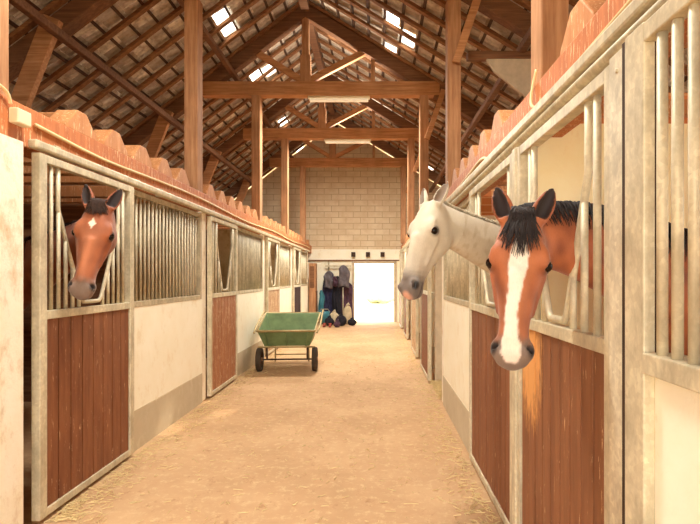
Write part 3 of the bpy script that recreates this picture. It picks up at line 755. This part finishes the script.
ZB = [-.12, -.145, -.175, -.205, -.238, -.252, -.246, -.222, -.19, -.165, -.150, -.144, -.140, -.132, -.118, -.10]
AF = [.02, .05, .070, .082, .094, .098, .088, .073, .062, .054, .052, .055, .058, .052, .038, .012]
AJ = [.03, .055, .066, .074, .082, .084, .078, .066, .054, .046, .044, .047, .048, .044, .032, .012]
HEADC = {}
def head_sec(L):
    return interp(L, HL, ZF), interp(L, HL, ZB), interp(L, HL, AF), interp(L, HL, AJ)
def head_base(x, L, z):
    zf, zb, af, aj = head_sec(L)
    c = (zf+zb)/2; b = np.maximum((zf-zb)/2, .004); t = np.clip((z-zb)/(zf-zb+1e-6), 0, 1)
    a = np.maximum(aj+(af-aj)*np.clip((t-.15)/.6, 0, 1), .004)
    # nasal bone narrows towards the very front
    p = 2.35
    r = ((np.abs(x)/a)**p+(np.abs(z-c)/b)**p)**(1/p)
    d = (r-1)*np.minimum(a, b)*.95
    return np.maximum(d, np.maximum(HL[0]-L, L-HL[-1]))
def ellip(x, y, z, c, r):
    k0 = np.sqrt(((x-c[0])/r[0])**2+((y-c[1])/r[1])**2+((z-c[2])/r[2])**2)
    return (k0-1)*min(r)
def caps(P, a, b, ra, rb):
    a = np.asarray(a, float); b = np.asarray(b, float); ba = b-a; t = np.clip(((P-a)@ba)/(ba@ba), 0, 1)
    return np.linalg.norm(P-a-t[:, None]*ba, axis=1)-(ra+(rb-ra)*t)
class Horse:
    def __init__(s, name, label, poll, dvec, nvec, scale, shoulder, rump, vox, coat, wx=1., lx=1., ears=(0, 0), neckmid=None, groundleg=True, earlen=.17):
        s.name = name; s.P = np.array(poll, float); s.sc = scale
        d = np.array(dvec, float); d /= np.linalg.norm(d); n = np.array(nvec, float); n -= d*(n@d); n /= np.linalg.norm(n)
        s.d, s.n, s.s = d, n, np.cross(d, n)
        s.R = np.stack([s.s, d, n])      # rows: local axes in world
        s.K = np.array([wx, lx, 1.]); s.coatf = coat; s.vox = vox; s.earlen = earlen; s.ears = ears
        sh = np.array(shoulder, float); ru = np.array(rump, float); s.sh, s.ru = sh, ru
        s.bd = (sh-ru); s.bd[2] = 0; s.bd /= np.linalg.norm(s.bd)    # forward body direction
        s.bs = np.cross(s.bd, [0, 0, 1.])
        # neck spine
        st = s.w(0, .055, -.125); en = sh+np.array([0, 0, .0])
        mid = neckmid if neckmid is not None else None
        if mid is None:
            c1 = st-n*.28*scale; c2 = en+s.bd*.30+np.array([0, 0, .26])
        else: c1, c2 = [np.array(q, float) for q in mid]
        T = np.linspace(0, 1, 13)
        s.NS = np.array([(1-t)**3*st+3*(1-t)**2*t*c1+3*(1-t)*t*t*c2+t**3*en for t in T])
        s.NA = np.interp(T, [0, .2, .5, .8, 1], [.068, .072, .092, .14, .19])*scale
        s.NB = np.interp(T, [0, .2, .5, .8, 1], [.115, .135, .185, .25, .30])*scale
        tang = np.gradient(s.NS, axis=0); tang /= np.linalg.norm(tang, axis=1)[:, None]
        up0 = -d*.85-n*.0; s.NU = []; s.NSd = []
        for i, t in enumerate(T):
            u = up0*(1-t)+np.array([0, 0, 1.])*t; u -= tang[i]*(u@tang[i]); u /= np.linalg.norm(u); s.NU.append(u); s.NSd.append(np.cross(tang[i], u))
        s.NU = np.array(s.NU); s.NSd = np.array(s.NSd)
    def w(s, x, L, z): return s.P+s.sc*(s.s*x*s.K[0]+s.d*L*s.K[1]+s.n*z)
    def loc(s, P): return ((P-s.P)@s.R.T)/s.sc/s.K
    def chain(s, P, S, A, B, U):
        """elliptic loft along polyline"""
        best = np.full(len(P), 1e9)
        for i in range(len(S)-1):
            a, b = S[i], S[i+1]; ba = b-a; t = np.clip(((P-a)@ba)/(ba@ba), 0, 1)
            q = P-a-t[:, None]*ba; u = U[i]*(1-t)[:, None]+U[i+1]*t[:, None]; u /= np.linalg.norm(u, axis=1)[:, None]
            hu = np.sum(q*u, axis=1); rest = q-hu[:, None]*u; hs = np.linalg.norm(rest, axis=1)
            aa = A[i]+(A[i+1]-A[i])*t; bb = B[i]+(B[i+1]-B[i])*t
            # sharper at the crest side
            aa = aa*np.where(hu > 0, 1-.25*np.clip(hu/bb, 0, 1), 1)
            r = np.sqrt((hs/aa)**2+(hu/bb)**2); d = (r-1)*np.minimum(aa, bb)
            best = np.minimum(best, d)
        return best
    def headsdf(s, P):
        q = s.loc(P); x, L, z = q[:, 0], q[:, 1], q[:, 2]; ax = np.abs(x)
        d = head_base(x, L, z)
        d = smin(d, ellip(ax, L, z, (.046, .185, -.165), (.045, .085, .075)), .02)     # jowl
        d = smin(d, ellip(ax, L, z, (.074, .158, -.026), (.024, .042, .022)), .02)      # brow
        d = smin(d, ellip(ax, L, z, (.088, .192, -.052), (.021, .034, .03)), .015)     # orbit
        Q = np.stack([ax, L, z], 1)
        d = smin(d, caps(Q, (.078, .235, -.085), (.056, .39, -.088), .015, .008), .018)  # facial crest
        d = smin(d, caps(Q, (.0, .25, -.004), (.0, .5, -.02), .026, .022), .02)          # nasal bone
        d = smin(d, ellip(ax, L, z, (.047, .548, -.048), (.024, .042, .034)), .014)      # nostril flare
        d = smin(d, ellip(ax, L, z, (.0, .585, -.075), (.05, .035, .04)), .014)          # upper lip
        d = smin(d, ellip(ax, L, z, (.0, .56, -.128), (.036, .042, .026)), .014)         # chin
        d = -smin(-d, ellip(ax, L, z, (.100, .195, -.042), (.017, .023, .019)), .006)     # eye socket
        d = -smin(-d, caps(Q, (.055, .532, -.026), (.052, .566, -.042), .0135, .010), .006)  # nostril
        d = -smin(-d, caps(Q, (.056, .50, -.116), (.052, .585, -.108), .004, .004), .004)    # mouth
        d = -smin(-d, caps(Q, (.052, .585, -.108), (.0, .625, -.103), .004, .004), .004)
        d = smin(d, caps(Q, (.088, .170, -.052), (.095, .174, -.030), .006, .005), .008); d = smin(d, caps(Q, (.095, .174, -.030), (.090, .20, -.018), .005, .003), .008)
        # ears
        for sg in (-1, 1):
            dd = s.ear(np.stack([x*sg, L, z], 1), s.ears[0 if sg < 0 else 1])
            d = smin(d, dd, .008)
        return d*s.sc
    def ear(s, Q, tw):
        base = np.array([.048, .012, -.045]); ax_ = np.array([.30, -1, .02]); ax_ /= np.linalg.norm(ax_)
        o = np.array([.35+tw, 0, .9]); o -= ax_*(o@ax_); o /= np.linalg.norm(o); sd = np.cross(ax_, o)
        q = Q-base; t = q@ax_; u = q@sd; v = q@o; ln = s.earlen; tt = np.clip(t/ln, -.1, 1.05)
        w = interp(tt, [-.1, 0, .15, .4, .65, .85, 1.0, 1.05], [.022, .026, .033, .038, .032, .020, .006, .002])
        th = w*.72; u2 = u-.010*np.sin(np.clip(tt, 0, 1)*PI)*0
        r = np.sqrt((u2/w)**2+(v/th)**2); d = (r-1)*th*.8
        d = np.maximum(d, np.maximum(-.02-t, t-ln))
        vv = v-th*.75
        r2 = np.sqrt((u2/(w*.74))**2+(vv/(th*.95))**2); d2 = (r2-1)*th*.8
        d2 = np.maximum(d2, (.025-t)); d2 = np.maximum(d2, t-ln*.93)
        return -smin(-d, d2, .004)
    def earin(s, Q):
        r_ = []
        for sg in (-1, 1):
            P = np.stack([Q[:, 0]*sg, Q[:, 1], Q[:, 2]], 1); base = np.array([.048, .012, -.045]); ax_ = np.array([.30, -1, .02]); ax_ /= np.linalg.norm(ax_)
            o = np.array([.35, 0, .9]); o -= ax_*(o@ax_); o /= np.linalg.norm(o); sd = np.cross(ax_, o)
            q = P-base; t = q@ax_; u = q@sd; v = q@o; ln = s.earlen; tt = np.clip(t/ln, -.1, 1.05)
            w = interp(tt, [-.1, 0, .15, .4, .65, .85, 1.0, 1.05], [.022, .026, .033, .038, .032, .020, .006, .002])
            r = np.sqrt((u/w)**2+(v/(w*.72))**2); r_.append((1-sstep(r, .80, .93))*(tt > .1)*(tt < .97)*(Q[:, 0]*sg > 0))
        return np.maximum(r_[0], r_[1])
    def sdf_all(s):
        vox = s.vox; sh, ru = s.sh, s.ru; Z = np.array([0, 0, 1.])
        bd, bs = s.bd, s.bs
        L = np.linalg.norm((sh-ru)[:2])
        # torso
        T = np.array([0, .12, .35, .6, .85, 1.0]); TS = np.array([sh+bd*.12-Z*.10-bd*(L+.12)*t for t in T]); TS[:, 2] += np.array([-.06, -.02, 0, .0, .02, -.02])
        TA = np.array([.14, .21, .26, .27, .24, .16]); TB = np.array([.20, .29, .31, .30, .28, .20]); TU = np.array([Z]*6)
        prims = []    # (bbox min, max, func, k)
        hc = s.w(0, .2, -.1)
        prims.append((hc-.52*s.sc, hc+.52*s.sc, s.headsdf, .035))
        m = s.NB.max()+.06; prims.append((s.NS.min(0)-m, s.NS.max(0)+m, lambda P: s.chain(P, s.NS, s.NA, s.NB, s.NU), .035))
        prims.append((TS.min(0)-.4, TS.max(0)+.4, lambda P: s.chain(P, TS, TA, TB, TU), .09))
        def leg(pts, rs):
            pts = [np.array(p, float) for p in pts]
            for i in range(len(pts)-1):
                lo = np.minimum(pts[i], pts[i+1])-.24; hi = np.maximum(pts[i], pts[i+1])+.24
                prims.append((lo, hi, (lambda a, b, ra, rb: (lambda P: caps(P, a, b, ra, rb)))(pts[i], pts[i+1], rs[i], rs[i+1]), .035))
        zt = sh[2]
        for sg, dx in ((-1, .0), (1, .06)):
            b0 = sh+bs*sg*.13+bd*(.0-dx)
            g = np.array([b0[0], b0[1], 0])
            leg([b0-Z*.28, g+Z*.78-bd*.05, g+Z*.47, g+Z*.22-bd*.0, g+Z*.12+bd*.02, g+Z*.05+bd*.05], [.12, .085, .055, .036, .04, .055])
            r0 = ru+bs*sg*.13+bd*(.12+dx); g = np.array([r0[0], r0[1], 0])
            leg([r0-Z*.05, g+Z*.92+bd*.10, g+Z*.55-bd*.12, g+Z*.24-bd*.06, g+Z*.12-bd*.03, g+Z*.05], [.2, .14, .06, .04, .042, .055])
        lo = np.min([p[0] for p in prims], 0); hi = np.max([p[1] for p in prims], 0); lo[2] = -.02
        n = np.ceil((hi-lo)/vox).astype(int)+1
        G = np.full(n, .1, np.float32)
        axs = [lo[i]+np.arange(n[i])*vox for i in range(3)]
        for a, b, f, k in prims:
            i0 = np.maximum(np.floor((a-lo)/vox).astype(int), 0); i1 = np.minimum(np.ceil((b-lo)/vox).astype(int)+1, n)
            sl = tuple(slice(i0[i], i1[i]) for i in range(3))
            for ix in range(i0[0], i1[0], 24):
                e = min(ix+24, i1[0]); X, Y, Zz = np.meshgrid(axs[0][ix:e], axs[1][sl[1]], axs[2][sl[2]], indexing='ij')
                P = np.stack([X.ravel(), Y.ravel(), Zz.ravel()], 1); d = f(P).reshape(X.shape)
                cur = G[ix:e, sl[1], sl[2]]
                G[ix:e, sl[1], sl[2]] = smin(cur, d, k) if k > 0 else np.minimum(cur, d)
        G = np.clip(G, -.1, .1).astype(np.float32)
        g = openvdb.FloatGrid(.1); g.copyFromArray(G, tolerance=0)
        pts, tri, quad = g.convertToPolygons(isovalue=0, adaptivity=0)
        return np.asarray(pts)*vox+lo, tri, quad
    def build(s, label, coatm, hairm, star=None, fore=True, manelen=1., maneside=1, fore_spread=1., flen=.2):
        t = Thing('horse', label, 'horse', tuple(np.array([(s.sh[0]+s.ru[0])/2, (s.sh[1]+s.ru[1])/2, 0]))); s.t = t
        pts, tri, quad = s.sdf_all()
        base = np.array(t.base)
        me = bpy.data.meshes.new('body')
        faces = [tuple(int(i) for i in f)[::-1] for f in quad]+[tuple(int(i) for i in f)[::-1] for f in tri]
        me.from_pydata((pts-base).tolist(), [], faces); me.polygons.foreach_set('use_smooth', [True]*len(me.polygons))
        import bmesh
        bm = bmesh.new(); bm.from_mesh(me); bmesh.ops.recalc_face_normals(bm, faces=bm.faces)
        # keep the largest shell only is unnecessary; light smoothing
        bmesh.ops.smooth_vert(bm, verts=bm.verts, factor=.4, use_axis_x=True, use_axis_y=True, use_axis_z=True)
        bm.to_mesh(me); bm.free()
        me.materials.append(coatm)
        co = s.coatf(s, pts, s.loc(pts))
        a = me.attributes.new('coat', 'FLOAT_COLOR', 'POINT'); a.data.foreach_set('color', np.concatenate([co, np.ones((len(co), 1))], 1).astype(np.float32).ravel())
        o = bpy.data.objects.new('body', me); C.objects.link(o); o.parent = t.e
        # eyes
        for sg in (-1, 1):
            c = s.w(sg*.0895, .195, -.043); b = MB(); b.ell((0,0,0), (.0235*s.sc,)*3, 20, 14)
            e = b.build('eye', M['eye'], t.e, (0,0,0), Vector(c-base))
        # forelock
        rnd = random.Random(3)
        def surf(x, L):
            zf, zb, af, aj = [float(v) for v in head_sec(np.array([L]))]
            c = (zf+zb)/2; b_ = (zf-zb)/2; q = min(.93, abs(x)/max(af, .01)); return c+b_*(1-q**2.35)**(1/2.35)
        if fore:
            b = MB()
            for k in range(150):
                xr = rnd.gauss(0, .016); xe = max(-.085, min(.085, (rnd.uniform(-1, 1))*.062*fore_spread)); Le = rnd.uniform(.45, 1.)*flen*(1-.35*abs(xe)/.08)
                pp = []; rr = []
                for j in range(8):
                    u = j/7; x = xr+(xe-xr)*u**.8+.004*math.sin(u*7+k); L_ = -.045+(Le+.045)*u
                    z = max(surf(x, max(L_, .03)), 0-.03)+.010+.012*math.sin(PI*u)+rnd.uniform(0, .004) if L_ > 0 else -.012+.03*math.sin(PI*min(1, u*1.5))
                    pp.append(tuple(s.w(x, L_, z)-base)); rr.append((.0045*(1-u)+.0008)*s.sc)
                b.tube(pp, rr, 4, False)
            b.build('forelock', hairm, t.e, (0,0,0), (0,0,0))
        b = MB(); T = np.linspace(0, 1, len(s.NS))
        for k in range(int(420)):
            f = rnd.uniform(0, .86); i = f*(len(s.NS)-1); i0 = int(i); w_ = i-i0; i1 = min(i0+1, len(s.NS)-1)
            S = s.NS[i0]*(1-w_)+s.NS[i1]*w_; U = s.NU[i0]*(1-w_)+s.NU[i1]*w_; D = s.NSd[i0]*(1-w_)+s.NSd[i1]*w_; A = s.NA[i0]*(1-w_)+s.NA[i1]*w_; B = s.NB[i0]*(1-w_)+s.NB[i1]*w_
            tg = s.NS[i1]-s.NS[i0]; tg = tg/np.linalg.norm(tg)
            ph1 = rnd.uniform(.7, 1.35)*manelen; pp = []; rr = []; lift = rnd.uniform(1.02, 1.09); jit = rnd.uniform(-.03, .05)
            sd_ = maneside if rnd.random() < .9 else -maneside; ph0 = -.15*sd_
            for j in range(8):
                u = j/7; ph = (ph0 if True else 0)*(1-u)+ph1*u
                aa = A*(1-.25*max(0, math.cos(ph)))
                p = S+U*B*math.cos(ph)*lift+D*sd_*aa*math.sin(abs(ph))*(lift+.04)+tg*jit*u+U*.012*math.sin(PI*u)
                pp.append(tuple(p-base)); rr.append(.006*(1-u)+.001)
            b.tube(pp, rr, 4, False)
        b.build('mane', hairm, t.e, (0,0,0), (0,0,0))
        # tail
        b = MB(); r0 = s.ru-s.bd*.14+np.array([0, 0, .06])
        for k in range(90):
            j1, j2 = rnd.gauss(0, .03), rnd.gauss(0, .05); pp = []; rr = []
            for j in range(7):
                u = j/6; p = r0-s.bd*(.02+.11*math.sin(min(1, u*2)*PI/2))+s.bs*(j1+j2*u)+np.array([0, 0, -.95*u*rnd.uniform(.97, 1.03)]); pp.append(tuple(p-base)); rr.append(.008*(1-u)+.002)
            b.tube(pp, rr, 4, False)
        b.build('tail', hairm, t.e, (0,0,0), (0,0,0))
        return t
def lerp(a, b, t): return a*(1-t[:, None])+b*t[:, None]
def sstep(x, a, b):
    t = np.clip((x-a)/(b-a), 0, 1); return t*t*(3-2*t)
def nz(P, f, seed=0):
    r = np.random.RandomState(seed); o = np.zeros(len(P))
    for k in range(5):
        v = r.normal(size=3)*f*(1+.5*k); o += np.sin(P@v+r.uniform(0, 6))/(1+.3*k)
    return o/3
CL = lambda *c: np.array(hexc(*c)[:3])
def in_head(q): return (q[:, 1] > -.25) & (q[:, 1] < .7) & (np.abs(q[:, 0]) < .17) & (q[:, 2] > -.30) & (q[:, 2] < .08)
def bay(s, P, q, base=(190, 110, 66), deep=(128, 66, 38), mark='blaze'):
    b = CL(*base); dp = CL(*deep); blk = CL(46, 34, 30); muz = CL(128, 108, 96)
    x, L, z = q.T; n = nz(P, 22, 1); n2 = nz(P, 70, 2)
    c = lerp(b, dp, np.clip(.35+.5*n, 0, 1))
    H = in_head(q).astype(float)
    # highlight painted in: lighter coat down the front of the face
    c = lerp(c, CL(222, 148, 104), H*sstep(z, -.03, .02)*sstep(L, .1, .25)*.3)
    # legs black
    c = lerp(c, blk, sstep(-P[:, 2], -.65, -.45))
    # muzzle
    tt = H*sstep(L+.012*n2, .47, .54); c = lerp(c, muz, tt)
    c = lerp(c, CL(70, 54, 48), H*sstep(-z, .1, .115)*sstep(L, .5, .55)*.6)
    # nostrils
    ax = np.abs(x)
    nd = np.sqrt(((ax-.055)/.018)**2+((L-.549)/.030)**2+((z+.034)/.024)**2); c = lerp(c, CL(40, 26, 22), H*(1-sstep(nd, .6, 1.1)))
    # eye surround
    ed = np.sqrt(((L-.195)/.036)**2+((z+.05)/.03)**2); c = lerp(c, CL(54, 32, 24), H*(1-sstep(ed, .6, 1.3))*(ax > .06)*.92)
    # ears: dark rims and inside
    ear = H*sstep(-L, .0, .02)*(ax > .035); c = lerp(c, CL(150, 80, 46), ear*.5)
    inn = ear*s.earin(q); c = lerp(c, CL(40, 26, 24), inn)
    c = lerp(c, blk, H*sstep(-L, .12, .15))
    if mark == 'blaze':
        cx = np.interp(L, [.1, .2, .3, .4, .5, .6], [.0, .0, -.005, -.012, -.008, .0])*s.mx
        w = np.interp(L, [.08, .11, .16, .22, .3, .4, .47, .53, .57, .6], [0., .018, .028, .031, .022, .020, .022, .029, .031, .018])
        m = (1-sstep(np.abs(x-cx)+.0035*n2, w-.003, w+.003))*H*sstep(z, -.10, -.06)*(1-sstep(L, .592, .605))*sstep(L, .085, .1)
        c = lerp(c, CL(252, 240, 224), m)
        c = lerp(c, CL(236, 190, 172), m*sstep(L, .54, .58)*.5)
    if mark == 'star':
        r = (np.abs(x)/.020)**.8+(np.abs(L-.135)/.040)**.8
        c = lerp(c, CL(250, 236, 214), (1-sstep(r+.1*n2, .9, 1.15))*H*(z > -.05))
    return c
def grey(s, P, q):
    x, L, z = q.T; n = nz(P, 30, 4); n2 = nz(P, 80, 5)
    c = lerp(CL(224, 214, 192), CL(198, 184, 158), np.clip(.4+.35*n, 0, 1)); H = in_head(q).astype(float)
    dap = sstep(nz(P, 55, 7)+nz(P, 38, 8)*.6, .1, .5)*(1-H); c = lerp(c, CL(186, 168, 140), dap*.75)
    c = lerp(c, CL(196, 178, 150), (1-H)*.42)
    tt = H*sstep(L+.015*n2, .40, .54); c = lerp(c, CL(112, 102, 98), tt*.92)
    c = lerp(c, CL(196, 184, 170), H*sstep(L, .3, .42)*(1-sstep(L, .42, .5))*.3)
    ax = np.abs(x)
    nd = np.sqrt(((ax-.060)/.02)**2+((L-.55)/.032)**2+((z+.044)/.024)**2); c = lerp(c, CL(44, 36, 34), H*(1-sstep(nd, .6, 1.1)))
    ed = np.sqrt(((L-.195)/.036)**2+((z+.05)/.03)**2); c = lerp(c, CL(84, 72, 64), H*(1-sstep(ed, .5, 1.2))*(ax > .06)*.85)
    pk = np.sqrt((x/.035)**2+((L-.6)/.03)**2+((z+.07)/.04)**2); c = lerp(c, CL(232, 176, 152), H*(1-sstep(pk, .7, 1.2)))
    ear = H*sstep(-L, .0, .02)*(ax > .035)*s.earin(q); c = lerp(c, CL(112, 90, 72), ear*.9)
    c = lerp(c, CL(70, 60, 56), H*sstep(-z, .098, .104)*(1-sstep(-z, .110, .118))*sstep(L, .5, .52))
    c = lerp(c, CL(120, 110, 100), sstep(-P[:, 2], -.7, -.3))
    return c
# bay with blaze (right, near)
hA = Horse('horse', '', (.562, 1.93, 1.782), (-.078, -.13, -.56), (-.27, -1, .2), 1.0, (1.62, 2.28, 1.32), (2.75, 2.30, 1.32), .0075, lambda s, P, q: bay(s, P, q), neckmid=((.82, 2.14, 1.76), (1.2, 2.26, 1.62)), wx=1.12, lx=.925)
hA.mx = -1
hA.build('bay horse with a broad white blaze looking over the near right door', M['coat'], M['hair_black'], maneside=1, flen=.2, fore_spread=1.15)
# grey (right, second)
hB = Horse('horse', '', (.32, 3.22, 2.03), (-.165, -.18, -.56), (-.80, -.66, .32), 1.04, (1.62, 3.85, 1.34), (2.8, 4.1, 1.34), .009, grey, wx=1.08, lx=.98)
hB.build('pale grey horse with a dark muzzle stretching its neck into the aisle', M['coat_grey'], M['hair_grey'], maneside=1, flen=.07, manelen=.25, fore_spread=.35, fore=False)
# bay with star (left)
hC = Horse('horse', '', (-1.86, 3.38, 2.035), (-.035, -.16, -.58), (.22, -1, .24), 1.04, (-3.1, 3.95, 1.34), (-4.35, 4.1, 1.34), .009, lambda s, P, q: bay(s, P, q, (176, 102, 64), (124, 64, 40), 'star'), wx=1.15, lx=.98)
hC.build('bay horse with a small white star looking out of the left stall', M['coat'], M['hair_brown'], maneside=1, flen=.09)

# ------------------------------------------------------------------ light
w = bpy.data.worlds.new('sky'); bpy.context.scene.world = w; w.use_nodes = True
bg = w.node_tree.nodes['Background']; bg.inputs[0].default_value = (1, .98, .93, 1); bg.inputs[1].default_value = 9.5
def area(name, loc, rot, sx, sy, power, col=(1, .96, .87)):
    l = bpy.data.lights.new(name, 'AREA'); l.shape = 'RECTANGLE'; l.size = sx; l.size_y = sy; l.energy = power; l.color = col
    o = bpy.data.objects.new(name, l); C.objects.link(o); o.location = loc; o.rotation_euler = rot; return o
for Y, p in ((3.1, 300), (9.84, 360), (12.9, 420)):  # upward fill added above the ties to brighten the roof
    area('lamp_uplight', (-.7, Y+.2, 5.36), (PI, 0, 0), 1.1, .15, p*.11)
for Y, p in ((3.1, 230), (9.84, 260), (12.9, 320)):  # the nearest one serves the added, unseen lamp overhead
    area('lamp_light', (-.7, Y, 4.95), (0, 0, 0), 1.1, .2, p)
s = bpy.data.lights.new('sun', 'SUN'); s.energy = 5; s.angle = .01; s.color = (1, .92, .75)
so = bpy.data.objects.new('sun', s); C.objects.link(so); so.rotation_euler = (math.radians(-28), math.radians(22), 0)

cam = bpy.data.cameras.new('camera'); co = bpy.data.objects.new('camera', cam); C.objects.link(co)
co.location = (0, 0, CAMZ); co.rotation_euler = (PI/2, 0, 0); cam.sensor_width = 36; cam.lens = F/700*36
cam.shift_x = (350-VX)/700; cam.shift_y = (VY-262)/700; cam.clip_start = .05; cam.clip_end = 200
sc = bpy.context.scene; sc.camera = co
sc.view_settings.view_transform = 'Standard'; sc.view_settings.look = 'None'; sc.view_settings.gamma = 1; sc.view_settings.exposure = -.2
sc.cycles.use_denoising = True
sc.cycles.max_bounces = 8; sc.cycles.diffuse_bounces = 6; sc.cycles.sample_clamp_indirect = 8
